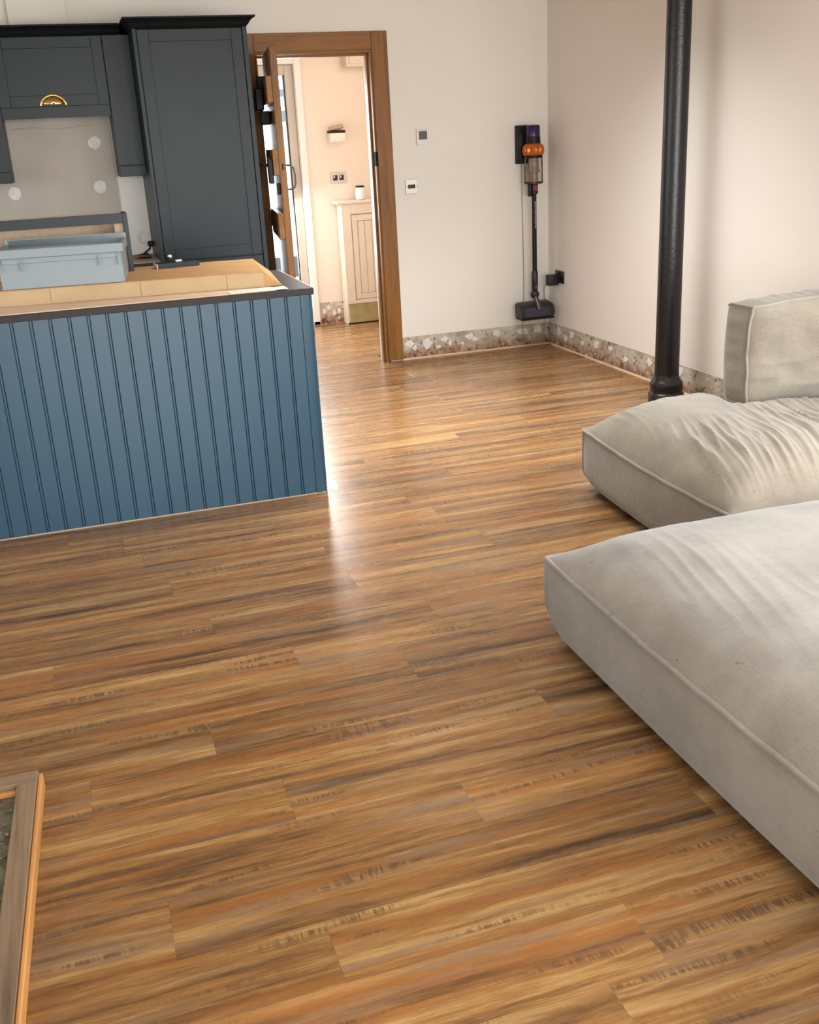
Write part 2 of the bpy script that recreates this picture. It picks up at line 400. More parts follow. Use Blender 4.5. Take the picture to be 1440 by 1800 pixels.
# ------------------------------------------------------------------ floor
fl = struct(box('floor', 'floor', None, -2.4, 3.5, -3.8, 9.3, -0.12, -0.006))
PW, PL, GAP = 0.175, 1.22, 0.0002
joints = {0: 0.865, 1: 0.282, 2: -0.015, 3: 0.704, 4: 0.298, 5: 1.06, 6: 0.160, 7: 0.777, 8: 0.468, 9: 0.969, 10: 0.256, 11: 0.783, 12: 1.375}
def plank_mesh(x0, x1, y0, y1):
    mb = MB(); c = 0.0003
    ax, bx, ay, by = x0+GAP/2, x1-GAP/2, y0+GAP/2, y1-GAP/2
    def rg(i, z): return [(ax+i, ay+i, z), (bx-i, ay+i, z), (bx-i, by-i, z), (ax+i, by-i, z)]
    mb.rings([rg(0, -0.006), rg(0, -c), rg(c, 0.0)])
    return mb
full_mesh = None
r0 = 1.3225
rj = random.Random(3)
for k in range(-4, 44):
    y0 = r0+PW*k; y1 = y0+PW
    if y1 > 8.93: y1 = 8.93
    if y1-y0 < 0.02: continue
    hall = y0 > 7.12
    xlo, xhi = (1.0, 2.95) if hall else (-1.35, RX-0.006)
    if y0 < D < y1 or (7.0 < y1 and y0 < 7.13):   # threshold rows run only through the doorway past the wall
        if y0 < 6.99:
            y1 = D-0.002
        else:
            xlo, xhi = 1.29, 2.03
    j = joints.get(k, None)
    if j is None: j = rj.uniform(0, PL)
    x = j - math.ceil((j-xlo)/PL)*PL
    while x < xhi:
        a, b_ = max(x, xlo), min(x+PL, xhi)
        x += PL
        if b_-a < 0.03: continue
        # leave out what can never be seen: inside the peninsula and left kitchen run
        if y0 > 4.5 and y1 < 5.0 and b_ < 0.9 or (y0 > 5.0 and b_ < 0.2): continue
        plank_mesh(a, b_, y0, y1).build('plank', 'floor', fl)
    if y0 < 6.99 and y1 == D-0.002:               # the same row carries on through the doorway
        for a, b_ in ((1.29, 1.62), (1.62, 2.02)):
            plank_mesh(a, b_, D-0.002, r0+PW*(k+1)).build('plank', 'floor', fl)

# ------------------------------------------------------------------ walls
def wall_multi(name, m, boxes):
    mb = MB()
    for b in boxes: mb.box(*b)
    return struct(mb.build(name, m))
wb = wall_multi('wall_back', 'wall', [(-2.4, 1.255, D, D+0.13, SK, 2.62), (2.055, 3.5, D, D+0.13, SK, 2.62), (1.255, 2.055, D, D+0.13, 2.055, 2.62),
                                     (-2.4, 1.255, D+0.007, D+0.13, -0.05, SK), (2.055, 3.5, D+0.007, D+0.13, -0.05, SK)])
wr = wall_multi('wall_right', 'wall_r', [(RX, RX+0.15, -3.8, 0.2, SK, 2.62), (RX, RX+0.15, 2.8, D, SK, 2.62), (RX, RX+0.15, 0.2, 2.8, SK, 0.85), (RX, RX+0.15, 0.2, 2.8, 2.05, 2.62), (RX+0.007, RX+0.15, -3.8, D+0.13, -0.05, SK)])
wall_multi('wall_left', 'wall', [(-2.4, -2.2, -3.8, 3.2, -0.05, 2.62), (-2.4, -2.2, 5.8, 7.13, -0.05, 2.62), (-2.4, -2.2, 3.2, 5.8, -0.05, 1.03), (-2.4, -2.2, 3.2, 5.8, 2.07, 2.62)])
wall_multi('wall_rear', 'wall', [(-2.4, -0.95, -3.8, -3.6, -0.05, 2.62), (2.75, 3.5, -3.8, -3.6, -0.05, 2.62), (-0.95, 2.75, -3.8, -3.6, 2.15, 2.62)])
wall_multi('ceiling', 'ceil', [(-2.4, 3.5, -3.8, 7.13, 2.5, 2.62)])
# boxed-in bulkhead on the back wall above the kitchen units
t = struct(box('trim_1', 'wall', None, -0.156, 0.176, D-0.035, D, 2.15, 2.5, bev=0.003))
# stripped skirting bands
bb = struct(box('baseboard_back', 'plaster', None, 2.143, RX, D+0.0015, D+0.007, 0.0, SK))
br = struct(box('baseboard_right', 'plaster', None, RX+0.0015, RX+0.007, -1.2, D, 0.0, SK))
patches = [(2.20, .115, .030, .026), (2.235, .085, .02, .018), (2.335, .105, .034, .036), (2.475, .12, .028, .022), (2.505, .095, .018, .02), (2.66, .118, .026, .022),
           (2.70, .098, .022, .016), (2.87, .125, .036, .024), (3.085, .115, .05, .03), (3.20, .12, .034, .034), (2.42, .07, .02, .012), (2.60, .075, .016, .01)]
for i, (x, z, rx_, rz_) in enumerate(patches):
    mb = MB(); mb.prism(blob(x, z, rx_, rz_, i), 1, D-0.0015, D+0.003); mb.build('plaster_patch', 'white_plaster', bb)
for i, (y, z, ry, rz_) in enumerate([(6.83, .12, .03, .026), (6.62, .125, .035, .025), (6.45, .09, .02, .02), (6.25, .11, .03, .028), (6.05, .12, .022, .018), (5.85, .08, .03, .014), (5.55, .115, .03, .02), (5.35, .11, .03, .03), (5.2, .125, .02, .03), (6.72, .085, .02, .02)]):
    mb = MB(); mb.prism(blob(y, z, ry, rz_, 50+i), 0, RX-0.0015, RX+0.003); mb.build('plaster_patch', 'white_plaster', br)
# thin bead left along the floor edge
mb = MB(); mb.prism([(D-0.006, 0), (D+0.002, 0), (D+0.002, 0.012), (D-0.001, 0.010)], 0, 2.14, RX); struct(mb.build('trim_2', 'beadline'))
mb = MB(); mb.prism([(RX-0.006, 0), (RX+0.002, 0), (RX+0.002, 0.012), (RX-0.001, 0.010)], 1, -1.2, D); struct(mb.build('trim_3', 'beadline'))

# kitchen splashback area: bare board with filler dabs
pb = struct(box('trim_4', 'board', None, -0.9, 0.325, D-0.012, D, 0.9, 1.74))
for i, (x, z, r) in enumerate([(0.228, 1.57, 0.037), (0.224, 1.312, 0.037), (-0.323+0.04, 1.302, 0.037)]):
    mb = MB(); mb.prism(blob(x, z, r, r, 90+i, 16, 0.08), 1, D-0.015, D-0.011); mb.build('filler_dab', 'white_plaster', pb)
mb = MB()
rg = random.Random(5)
for k in range(9):
    x = -0.22+k*0.052; mb.prism(blob(x, 1.665+0.006*math.sin(k), 0.03, 0.004, 120+k, 9, 0.6), 1, D-0.0135, D-0.011)
mb.build('plaster_crack', 'chip', pb)
mb = MB(); ring = []
outer = [(0.443+0.042*math.cos(a*PI/8), 0.985+0.042*math.sin(a*PI/8)) for a in range(1, 15)]
inner = [(0.443+0.024*math.cos(a*PI/8), 0.985+0.024*math.sin(a*PI/8)) for a in range(14, 0, -1)]
mb.prism(outer+inner, 1, D-0.004, D+0.001); struct(mb.build('trim_5', 'white_plaster'))

# ------------------------------------------------------------------ hall beyond the doorway
wall_multi('wall_hall', 'hallwall', [(1.985, 3.1, 8.92, 9.1, 0.18, 2.5), (1.985, 3.1, 8.925, 9.1, -0.05, 0.18), (0.85, 1.10, 8.92, 9.1, -0.05, 2.5), (1.10, 1.985, 8.92, 9.1, 2.165, 2.5),
             (2.95, 3.1, 7.13, 8.92, -0.05, 2.5), (0.85, 1.0, 7.13, 8.92, -0.05, 2.5)])
wall_multi('ceiling_hall', 'ceil', [(0.85, 3.1, 7.13, 9.1, 2.42, 2.55)])
hb = struct(box('baseboard_hall', 'plaster', None, 2.0, 2.95, 8.915, 8.925, 0, 0.185))
for i in range(5):
    mb = MB(); mb.prism(blob(2.03+0.045*i, 0.11+0.03*math.sin(i*2), 0.018, 0.022, 200+i), 1, 8.911, 8.916); mb.build('plaster_patch', 'white_plaster', hb)

# doorway casing: oak lining and architraves
fr = struct(thing('trim_6', 'oak door casing with wide flat architraves round the doorway', None, (1.66, D, 0)))
box('architrave', 'oak_v', fr, 2.036, 2.145, D-0.02, D, 0.012, 2.162, bev=0.003)
box('architrave', 'oak_v', fr, 1.160, 1.268, D-0.02, D, 0.0, 2.162, bev=0.003)
box('architrave', 'oak_h', fr, 1.268, 2.036, D-0.0201, D, 2.052, 2.1615, bev=0.003)
box('lining', 'oak_v', fr, 2.026, 2.056, D-0.008, D+0.115, 0.0, 2.04, bev=0.002)
box('lining', 'oak_v', fr, 1.255, 1.285, D-0.008, D+0.115, 0.0, 2.04, bev=0.002)
box('lining', 'oak_h', fr, 1.255, 2.056, D-0.008, D+0.115, 2.036, 2.058, bev=0.002)
box('door_stop', 'oak_v', fr, 2.013, 2.027, D+0.05, D+0.085, 0.0, 2.036, bev=0.002)
box('door_stop', 'oak_h', fr, 1.285, 2.013, D+0.05, D+0.085, 2.022, 2.037, bev=0.002)
box('reveal', 'white', fr, 2.020, 2.056, D+0.115, D+0.135, 0.0, 2.04)
box('strike_plate', 'black_flat', fr, 2.0235, 2.040, D-0.0205, D+0.03, 1.335, 1.425, bev=0.001)

# oak glazed door, open into the room, seen almost edge-on (local x along leaf from hinge to free edge)
hx, hy = 1.359, D-0.005
dr = struct(thing('door_1', 'oak ledged door standing open with black lever lock', None, (hx, hy, 0)))
ang = math.atan2(6.250-hy, 1.263-hx)
LEN = 0.75; T = 0.040
dm = Matrix.Translation((hx, hy, 0)) @ Matrix.Rotation(ang, 4, 'Z')
def leaf(name, m, x0, x1, z0, z1, y0=-T, y1=0.0, bev=0.003, par=None):
    mb = MB(); mb.box(x0, x1, y0, y1, z0, z1, bev=bev)
    mb.bm.transform(dm); return mb.build(name, m, par or dr, smooth=True, angle=30)
for k in range(6):
    leaf('board', 'oak_v', k*LEN/6+0.0005, (k+1)*LEN/6-0.0005, 0.008, 2.030)
TL = 0.034
for z0, z1 in ((1.73, 1.872), (1.33, 1.475), (0.965, 1.115), (0.50, 0.65), (0.12, 0.27)):
    leaf('ledge', 'oak_y', 0.06, LEN-0.002, z0, z1, -T-TL, -T)
lk = leaf('lock_case', 'black', LEN-0.14, LEN-0.035, 1.285, 1.425, -T-TL-0.028, -T-TL, 0.004)
mb = MB(); yy = -T-TL
mb.tube([(LEN-0.075, yy-0.025, 1.39), (LEN-0.075, yy-0.055, 1.39), (LEN-0.085, yy-0.062, 1.39), (LEN-0.18, yy-0.062, 1.385)], 0.009, 8)
mb.bm.transform(dm); mb.build('lever', 'black', lk, smooth=True)
leaf('keeper', 'black', LEN-0.10, LEN-0.055, 1.22, 1.285, -T-0.02, -T, 0.003)
leaf('latch_plate', 'black', LEN-0.001, LEN+0.001, 1.36, 1.395, -T*0.65, -T*0.35, 0)
mb = MB(); mb.box(LEN-0.55, LEN-0.38, -T-TL-0.05, -T-TL, 1.70, 1.83, bev=0.008); mb.box(LEN-0.50, LEN-0.44, -T-0.06, -T, 1.62, 1.70, bev=0.006); mb.box(LEN-0.53, LEN-0.49, -T-0.06, -T, 1.83, 1.90, bev=0.006)
mb.bm.transform(dm); mb.build('coat_hook', 'black', dr, smooth=True)
for z in (0.20, 1.05, 1.80):
    box('hinge', 'black', dr, 1.2845, hx+0.004, hy-0.004, hy, z-0.05, z+0.05, bev=0.001)

# exterior glazed door of the hall
g = struct(thing('door_2', 'white glazed outer door at the end of the hall', None, (1.5, 8.95, 0)))
box('frame_post', 'white', g, 1.930, 1.985, 8.90, 9.06, 0.0, 2.165, bev=0.003)
box('frame_post', 'white', g, 1.10, 1.15, 8.90, 9.06, 0.0, 2.165, bev=0.003)
box('frame_head', 'white', g, 1.15, 1.930, 8.90, 9.06, 2.12, 2.165, bev=0.003)
box('stile', 'creamframe', g, 1.858, 1.929, 8.96, 9.02, 0.03, 2.118, bev=0.006)
box('stile', 'creamframe', g, 1.152, 1.23, 8.96, 9.02, 0.03, 2.118, bev=0.006)
box('rail', 'creamframe', g, 1.23, 1.858, 8.96, 9.02, 2.04, 2.118, bev=0.006)
box('rail', 'creamframe', g, 1.23, 1.858, 8.96, 9.02, 0.03, 0.13, bev=0.006)
box('gasket', 'black', g, 1.849, 1.858, 8.972, 9.01, 0.13, 2.04)
box('glass_pane', 'glass', g, 1.23, 1.850, 8.986, 8.992, 0.13, 2.04)
mb = MB(); mb.tube([(1.80, 8.955, 1.345), (1.835, 8.935, 1.342), (1.862, 8.93, 1.32), (1.872, 8.93, 1.27), (1.872, 8.93, 1.20), (1.862, 8.93, 1.165), (1.83, 8.94, 1.150), (1.80, 8.955, 1.150)], 0.008, 8)
mb.build('pull_handle', 'nickel', g, smooth=True)
box('threshold', 'creamframe', g, 1.10, 1.985, 8.90, 9.08, 0.0, 0.03, bev=0.003)

# outside
gp = tag(box('ground', 'gravel', None, -40, 40, -40, 40, -0.4, -0.13), kind='structure')
nb = thing('neighbouring_building', 'white rendered building with grey bands seen through the glazed hall door', 'building', (2.4, 13, -0.05))
box('wall', 'render', nb, -1.0, 7.0, 13.0, 13.4, 0.2, 2.38)
box('plinth', 'plinth', nb, -1.0, 7.0, 12.97, 13.4, -0.05, 0.2)
box('band', 'band', nb, -1.0, 7.0, 12.97, 13.05, 2.06, 2.14)
box('band', 'band', nb, -1.0, 7.0, 12.96, 13.05, 1.78, 1.90)
for r in range(8):
    box('brick_course', 'brick', nb, -1.0, 7.0, 13.0, 13.35, 2.385+r*0.085, 2.385+r*0.085+0.068)
box('upper_wall', 'render', nb, -1.0, 7.0, 13.012, 13.4, 2.38, 3.1)

# ------------------------------------------------------------------ kitchen: tall cabinet
CY = 6.375
def shaker(par, name, m, x0, x1, z0, z1, yf, fw_=0.07, th=0.020, rec=0.008):
    d = box(name, m, par, x0+0.01, x1-0.01, yf+rec, yf+th, z0+0.01, z1-0.01)
    box('stile', m, d, x0, x0+fw_, yf, yf+th+0.001, z0, z1, bev=0.0015)
    box('stile', m, d, x1-fw_, x1, yf, yf+th+0.001, z0, z1, bev=0.0015)
    box('rail', m, d, x0+fw_, x1-fw_, yf, yf+th+0.001, z1-fw_, z1, bev=0.0015)
    box('rail', m, d, x0+fw_, x1-fw_, yf, yf+th+0.001, z0, z0+fw_, bev=0.0015)
    return d
tc = thing('tall_cabinet', 'tall charcoal navy cabinet with one shaker door beside the oak doorway', 'cabinet', (0.81, 6.7, 0))
box('side_panel', 'navy', tc, 0.492, 0.512, CY, D-0.002, 0, 2.14, bev=0.001)
box('side_panel', 'navy', tc, 1.102, 1.128, CY, D-0.021, 0, 2.14, bev=0.001)
box('carcass', 'navy', tc, 0.513, 1.101, CY+0.024, D-0.003, 0.0, 2.138)
d = shaker(tc, 'door', 'navy', 0.516, 1.098, 0.885, 2.135, CY, 0.062)
mb = MB(); mb.lathe([(0.0, 0), (0.006, 0), (0.006, 0.012), (0.014, 0.016), (0.016, 0.024), (0.011, 0.031), (0.0, 0.033)], (0, 0, 0), 16)
mb.bm.transform(Matrix.Translation((0.540, CY, 0.912)) @ Matrix.Rotation(PI/2, 4, 'X')); tag(mb.build('knob', 'chrome', d, smooth=True), 'round chrome knob')
shaker(tc, 'door', 'navy', 0.516, 1.098, 0.10, 0.879, CY, 0.062)
def cornice(par, name, x0, x1, yf, z, right=True, left=True):
    rr = []
    for o, h in ((0.0, 0.0), (0.004, 0.006), (0.010, 0.010), (0.020, 0.026), (0.036, 0.042), (0.048, 0.046), (0.048, 0.055)):
        a = x0-(o if left else 0); b = x1+(o if right else 0); y = yf-o
        rr.append([(a, y, z+h), (b, y, z+h), (b, D-0.022, z+h), (a, D-0.022, z+h)])
    mb = MB(); mb.rings(rr); return mb.build(name, 'navy_shaded', par)
cornice(tc, 'cornice', 0.492, 1.128, CY, 2.140)

# wall units with the cooker recess
WY = 6.65
bu = thing('bridging_cabinet', 'dark navy cupboard over the cooker recess with a brass cup handle', 'cabinet', (0.03, 6.85, 1.71))
box('carcass', 'navy', bu, -0.269, 0.337, WY+0.022, D-0.002, 1.775, 2.14)
d = shaker(bu, 'door', 'navy', -0.267, 0.335, 1.772, 2.138, WY, 0.06)
box('lower_rail', 'navy', bu, -0.269, 0.337, WY+0.025, WY+0.045, 1.712, 1.775, bev=0.001)
box('soffit', 'navy', bu, -0.269, 0.337, WY+0.045, D-0.014, 1.750, 1.774)
# cup handle: half dome shell
mb = MB(); n = 20; rr = []
for ph in [i*PI/2/7 for i in range(8)]:
    ring = []
    for i in range(n+1):
        a = PI*i/n
        ring.append((0.023+0.064*math.cos(a)*math.cos(ph*0.98), WY-0.032*math.sin(ph), 1.782+0.050*math.sin(a)*math.cos(ph*0.98)+0.0*ph))
    rr.append(ring)
mb.rings(rr, cap=False, close=False)
ch = mb.build('cup_handle', 'brass', d, smooth=True, angle=60)
md = ch.modifiers.new('shell', 'SOLIDIFY'); md.thickness = 0.003
mb = MB(); mb.tube([(0.023+0.070*math.cos(PI*i/24), WY-0.003, 1.778+0.056*math.sin(PI*i/24)) for i in range(25)], 0.0055, 8); mb.build('cup_rim', 'brass', d, smooth=True)
for x0, x1, nm, lb in ((0.338, 0.490, 'wall_cabinet', 'narrow dark navy wall cabinet between cooker recess and tall cabinet'), (-0.72, -0.270, 'wall_cabinet', 'dark navy wall cabinet at the left edge, left of the cooker recess')):
    c = thing(nm, lb, 'cabinet', ((x0+x1)/2, 6.85, 1.37))
    box('carcass', 'navy', c, x0+0.001, x1, WY+0.022, D-0.014, 1.42, 2.139)
    box('door', 'navy', c, x0+0.001, x1, WY, WY+0.021, 1.432, 2.138, bev=0.001)
    box('pelmet', 'navy', c, x0+0.001, x1, WY-0.008, WY+0.016, 1.368, 1.428, bev=0.002)
    box('pelmet_return', 'navy', c, x0+0.001 if x0 > 0 else x1-0.02, x0+0.021 if x0 > 0 else x1, WY+0.016, D-0.014, 1.368, 1.42, bev=0.001)
cn = thing('cornice_moulding', 'dark moulded cornice along the top of the wall cabinets', 'cornice', (-0.1, 6.8, 2.14))
cornice(cn, 'moulding', -0.95, 0.440, WY, 2.141, right=False, left=False)

bc = thing('base_cabinet', 'charcoal navy base cabinet with no worktop under the cooker recess', 'cabinet', (-0.3, 6.7, 0))
box('carcass', 'navy', bc, -1.1, 0.490, 6.402, D-0.014, 0.0, 0.862)
box('top_rail', 'navy', bc, -1.1, 0.490, 6.380, 6.402, 0.80, 0.882, bev=0.001)
box('top_board', 'chip', bc, -1.1, 0.490, 6.403, D-0.014, 0.862, 0.884)
pl = thing('plug_lead', 'black plug and cable lying on the bare base cabinet', 'cable', (0.44, 6.7, 0.885))
mb = MB(); mb.tube([(0.37, 6.72, 0.890), (0.40, 6.66, 0.891), (0.45, 6.63, 0.893), (0.44, 6.70, 0.910), (0.40, 6.75, 0.893), (0.37, 6.80, 0.892), (0.42, 6.84, 0.895), (0.46, 6.78, 0.93), (0.470, 6.78, 0.955)], 0.0065, 7)
mb.build('cable', 'black', pl, smooth=True)
box('plug', 'black', pl, 0.452, 0.498-0.008, 6.765, 6.80, 0.945, 0.978, bev=0.006)
mb = MB(); mb.box(0.36, 0.44, 6.68, 6.74, 0.884, 0.900, bev=0.004); mb.build('connector_block', 'oak_h', pl)

# ------------------------------------------------------------------ peninsula
PY = 4.342
pn = thing('kitchen_peninsula', 'blue tongue-and-groove panelled peninsula unit at the left', 'peninsula', (0.0, 4.7, 0))
box('carcass', 'blue', pn, -1.2, 0.892, PY+0.013, 5.08, 0.0, 0.889)
pitch = 0.0733
def board_profile(x0, wdt):
    g, bd, dp = 0.0028, 0.0080, 0.0048
    y = PY
    return [(x0, y+0.013), (x0, y+dp), (x0+g*0.5, y+dp), (x0+g, y+0.0012), (x0+g+0.002, y), (x0+g+bd-0.002, y), (x0+g+bd, y+0.0012), (x0+g*1.5+bd, y+dp), (x0+g*2+bd, y+dp*0.5), (x0+g*2+bd+0.0008, y), (x0+wdt-0.0006, y), (x0+wdt, y+0.0006), (x0+wdt, y+0.013)]
xe = 0.887
for k in range(27):
    wd = pitch if k else xe-0.818
    x0 = 0.818-pitch*k
    if x0 < -1.2: break
    mb = MB(); mb.prism(board_profile(x0, wd-0.0004), 2, 0.005, 0.8895); mb.build('board', 'blue', pn)
R = 0.032
pts = [(0.8885, PY+0.0006), (0.889, PY)] + [(0.944-R+R*math.sin(a), PY+R-R*math.cos(a)) for a in [PI/2*i/8 for i in range(9)]] + [(0.944, 5.08), (0.893, 5.08), (0.893, PY+0.013), (0.8885, PY+0.013)]
mb = MB(); mb.prism(pts, 2, 0.003, 0.8895); mb.build('end_panel', 'blue', pn, smooth=True, angle=25)
box('raw_bottom_edge', 'chip', pn, -1.2, 0.93, PY+0.0005, PY+0.0125, 0.0, 0.005)
mb = MB(); mb.box(0.944, 0.953, 4.40, 4.43, 0.70, 0.73, bev=0.004); mb.build('screw_cap', 'greyplastic', pn)
wt = thing('worktop', 'thin charcoal laminate worktop on the blue peninsula', 'worktop', (0, 4.7, 0.89))
box('slab', 'worktop', wt, -1.25, 0.948, PY-0.006, 5.13, 0.8895, 0.917, bev=0.002)
box('edge_strip', 'white', wt, 0.9485, 0.951, PY+0.02, 5.13, 0.891, 0.917)
ds = tag(MB().prism(blob(0.978, 4.47, 0.028, 0.130, 31, 26, 0.16), 2, 0.0, 0.0015).build('plaster_residue', 'white_plaster'), 'white plaster dust smeared on the floor along the peninsula end', 'residue')

# cardboard and things lying on the worktop
cs = tag(box('cardboard_sheet', 'card_pink', None, -1.2, 0.79, PY+0.012, 5.0, 0.917, 0.921), 'flat pinkish cardboard sheet covering the worktop under the long box', 'cardboard')
lb = thing('paper_label', 'white printed paper strip at the right front of the worktop', 'label', (0.72, 4.42, 0.921))
box('paper', 'white', lb, 0.60, 0.842, 4.345, 4.445, 0.9212, 0.9222)
mb = MB(); rg = random.Random(9)
for row in range(3):
    x = 0.615
    while x < 0.825:
        l = rg.uniform(0.008, 0.03); mb.box(x, min(x+l, 0.832), 4.368+row*0.025, 4.376+row*0.025, 0.9222, 0.9224); x += l+0.007
mb.build('print', 'steel', lb)
bxr = Matrix.Rotation(math.radians(-5.5), 4, 'Z'); BO = Vector((0.765, 4.475, 0))
cb = thing('cardboard_box', 'long flat cardboard box lying on the peninsula worktop', 'box', (BO.x, BO.y, 0.921))
BM = Matrix.Translation(BO) @ bxr
def bpart(name, m, boxes, bev=0.0):
    mb = MB()
    for b in boxes: mb.box(*b, bev=bev)
    mb.bm.transform(BM); return mb.build(name, m, cb, smooth=bev > 0)
bpart('body', 'card', [(-1.75, -0.002, 0.003, 0.60, 0.922, 0.983)], 0.002)
for a, b in ((-1.75, -1.2), (-1.198, -0.885), (-0.883, -0.52), (-0.518, -0.16), (-0.158, 0.0)):
    bpart('front_panel', 'card_front_lit', [(a, b, 0.0, 0.003, 0.922, 0.984)])
bpart('top_panel', 'card', [(-1.75, 0.0, 0.0, 0.298, 0.983, 0.986)])
bpart('top_panel', 'card', [(-1.75, 0.0, 0.301, 0.60, 0.983, 0.986)])
mb = MB(); mb.prism([(0.0005, 0.922), (0.075, 0.922), (0.075, 0.9235), (0.0005, 0.985)], 1, 0.003, 0.575)
mb.bm.transform(BM); mb.build('end_flap', 'card', cb)

# grey plastic crate
cr = thing('plastic_crate', 'blue-grey plastic crate standing on the long cardboard box', 'crate', (-0.05, 4.7, 0.986))
CM = Matrix.Translation((0.190, 4.545, 0.9865)) @ Matrix.Rotation(math.radians(-6.0), 4, 'Z')
def cpart(name, boxes=None, m='crate', bev=0.002, mb=None):
    if mb is None:
        mb = MB()
        for b in boxes: mb.box(*b, bev=bev)
    mb.bm.transform(CM); return mb.build(name, m, cr, smooth=True, angle=30)
CW, CDp, CH = 0.490, 0.31, 0.158
cpart('front_wall', [(-CW, 0, 0, 0.004, 0.0, CH)])
cpart('back_wall', [(-CW, 0, CDp-0.004, CDp, 0.0, CH+0.02)])
cpart('side_wall', [(-0.004, 0, 0.004, CDp-0.004, 0.0, CH)]); cpart('side_wall', [(-CW, -CW+0.004, 0.004, CDp-0.004, 0.0, CH)])
cpart('bottom', [(-CW+0.004, -0.004, 0.004, CDp-0.004, 0.0, 0.005)])
cpart('rim', [(-CW-0.010, 0.012, -0.012, 0.0045, CH-0.034, CH+0.002), (-CW-0.010, 0.012, CDp-0.004, CDp+0.012, CH-0.016, CH+0.022),
              (0.0, 0.012, -0.010, CDp, CH-0.034, CH+0.002), (-CW-0.010, -CW, -0.010, CDp, CH-0.034, CH+0.002)])
cpart('ledge', [(-CW+0.012, -0.012, -0.0045, 0.0, CH-0.056, CH-0.034)])
for x in (-CW+0.006, -CW+0.088, -0.092, -0.014):
    cpart('rib', [(x-0.002, x+0.002, -0.012, 0.0, CH-0.085, CH-0.034)], bev=0.0005)

# open navy drawer/cabinet carcass behind the crate
nv = thing('open_cabinet_carcass', 'open navy cabinet carcass with bare wood inside standing behind the grey crate', 'cabinet', (-0.15, 5.0, 0.986))
Z0 = 0.9865
box('side_panel', 'navy', nv, 0.236, 0.256, 4.955, 5.10, Z0, 1.243, bev=0.001)
box('side_panel', 'navy', nv, -0.62, -0.60, 4.955, 5.10, Z0, 1.243, bev=0.001)
box('top_rail', 'navy', nv, -0.60, 0.236, 4.955, 4.973, 1.200, 1.243, bev=0.001)
box('back_panel', 'chip', nv, -0.60, 0.236, 5.085, 5.10, Z0, 1.243)
box('batten', 'chip', nv, 0.196, 0.2355, 4.975, 5.084, Z0, 1.200, bev=0.001)
box('base_panel', 'chip', nv, -0.60, 0.196, 4.955, 5.084, Z0, 1.005)
sp = thing('painted_offcut', 'small navy painted offcut with a white cut end lying on the cardboard box', 'offcut', (0.45, 5.0, Z0))
RM = Matrix.Translation((0.45, 4.985, Z0)) @ Matrix.Rotation(math.radians(8), 4, 'Z')
mb = MB(); mb.box(-0.095, 0.10, -0.035, 0.045, 0, 0.022, bev=0.001); mb.bm.transform(RM); mb.build('board', 'navy', sp)
mb = MB(); mb.box(-0.0975, -0.095, -0.035, 0.045, 0.0, 0.022); mb.bm.transform(RM); mb.build('cut_end', 'white', sp)
mb = MB(); mb.box(0.0, 0.03, 0.005, 0.03, 0.022, 0.029, bev=0.002); mb.bm.transform(RM); mb.build('sticker', 'white', sp)

# ------------------------------------------------------------------ cast iron pole
po = thing('cast_iron_column', 'black painted cast iron column behind the sofa', 'column', (3.066, 4.975, 0))
mb = MB(); mb.lathe([(0.067, 0.18), (0.066, 0.5), (0.0645, 1.0), (0.063, 1.6), (0.062, 2.5)], (3.066, 4.975, 0), 32); mb.build('shaft', 'iron', po, smooth=True)
mb = MB(); mb.lathe([(0.098, 0.0), (0.098, 0.072), (0.092, 0.078), (0.086, 0.086), (0.088, 0.098), (0.091, 0.108), (0.091, 0.128), (0.087, 0.138), (0.078, 0.150), (0.070, 0.165), (0.067, 0.182)], (3.066, 4.975, 0), 32); mb.build('base_moulding', 'iron', po, smooth=True, angle=50)

# ------------------------------------------------------------------ wall fittings
th = thing('thermostat', 'white square wall thermostat with a grey screen, above the switch plate', 'thermostat', (2.362, D, 1.50))
box('body', 'white', th, 2.320, 2.405, D-0.018, D-0.0005, 1.452, 1.550, bev=0.004, seg=2)
box('screen', 'lcd', th, 2.334, 2.393, D-0.0195, D-0.017, 1.487, 1.540, bev=0.001)
sw = thing('light_switch', 'steel grid light switch plate below the thermostat', 'switch', (2.269, D, 1.19))
box('plate', 'steel', sw, 2.226, 2.312, D-0.007, D-0.0005, 1.141, 1.236, bev=0.002)
for x in (2.252, 2.269, 2.286):
    box('rocker', 'black', sw, x-0.0075, x+0.0075, D-0.011, D-0.006, 1.176, 1.202, bev=0.001)
for x in (2.236, 2.302):
    box('screw', 'greyplastic', sw, x-0.003, x+0.003, D-0.008, D-0.006, 1.186, 1.192)
sk = thing('wall_socket', 'black nickel double socket low on the right wall', 'socket', (RX, 6.805, 0.51))
box('plate', 'nickel', sk, RX-0.008, RX-0.0005, 6.735, 6.875, 0.468, 0.556, bev=0.002)
box('switch_rocker', 'black', sk, RX-0.012, RX-0.007, 6.81, 6.825, 0.53, 0.548); box('switch_rocker', 'black', sk, RX-0.012, RX-0.007, 6.785, 6.80, 0.53, 0.548)
box('insert', 'black', sk, RX-0.010, RX-0.007, 6.745, 6.79, 0.478, 0.522, bev=0.001)
ad = thing('power_adaptor', 'black plug-in charger in the low wall socket with thin grey cable', 'charger', (RX-0.04, 6.84, 0.47))
box('body', 'greyplastic', ad, RX-0.085, RX-0.0085, 6.812, 6.872, 0.452, 0.528, bev=0.006, seg=2)
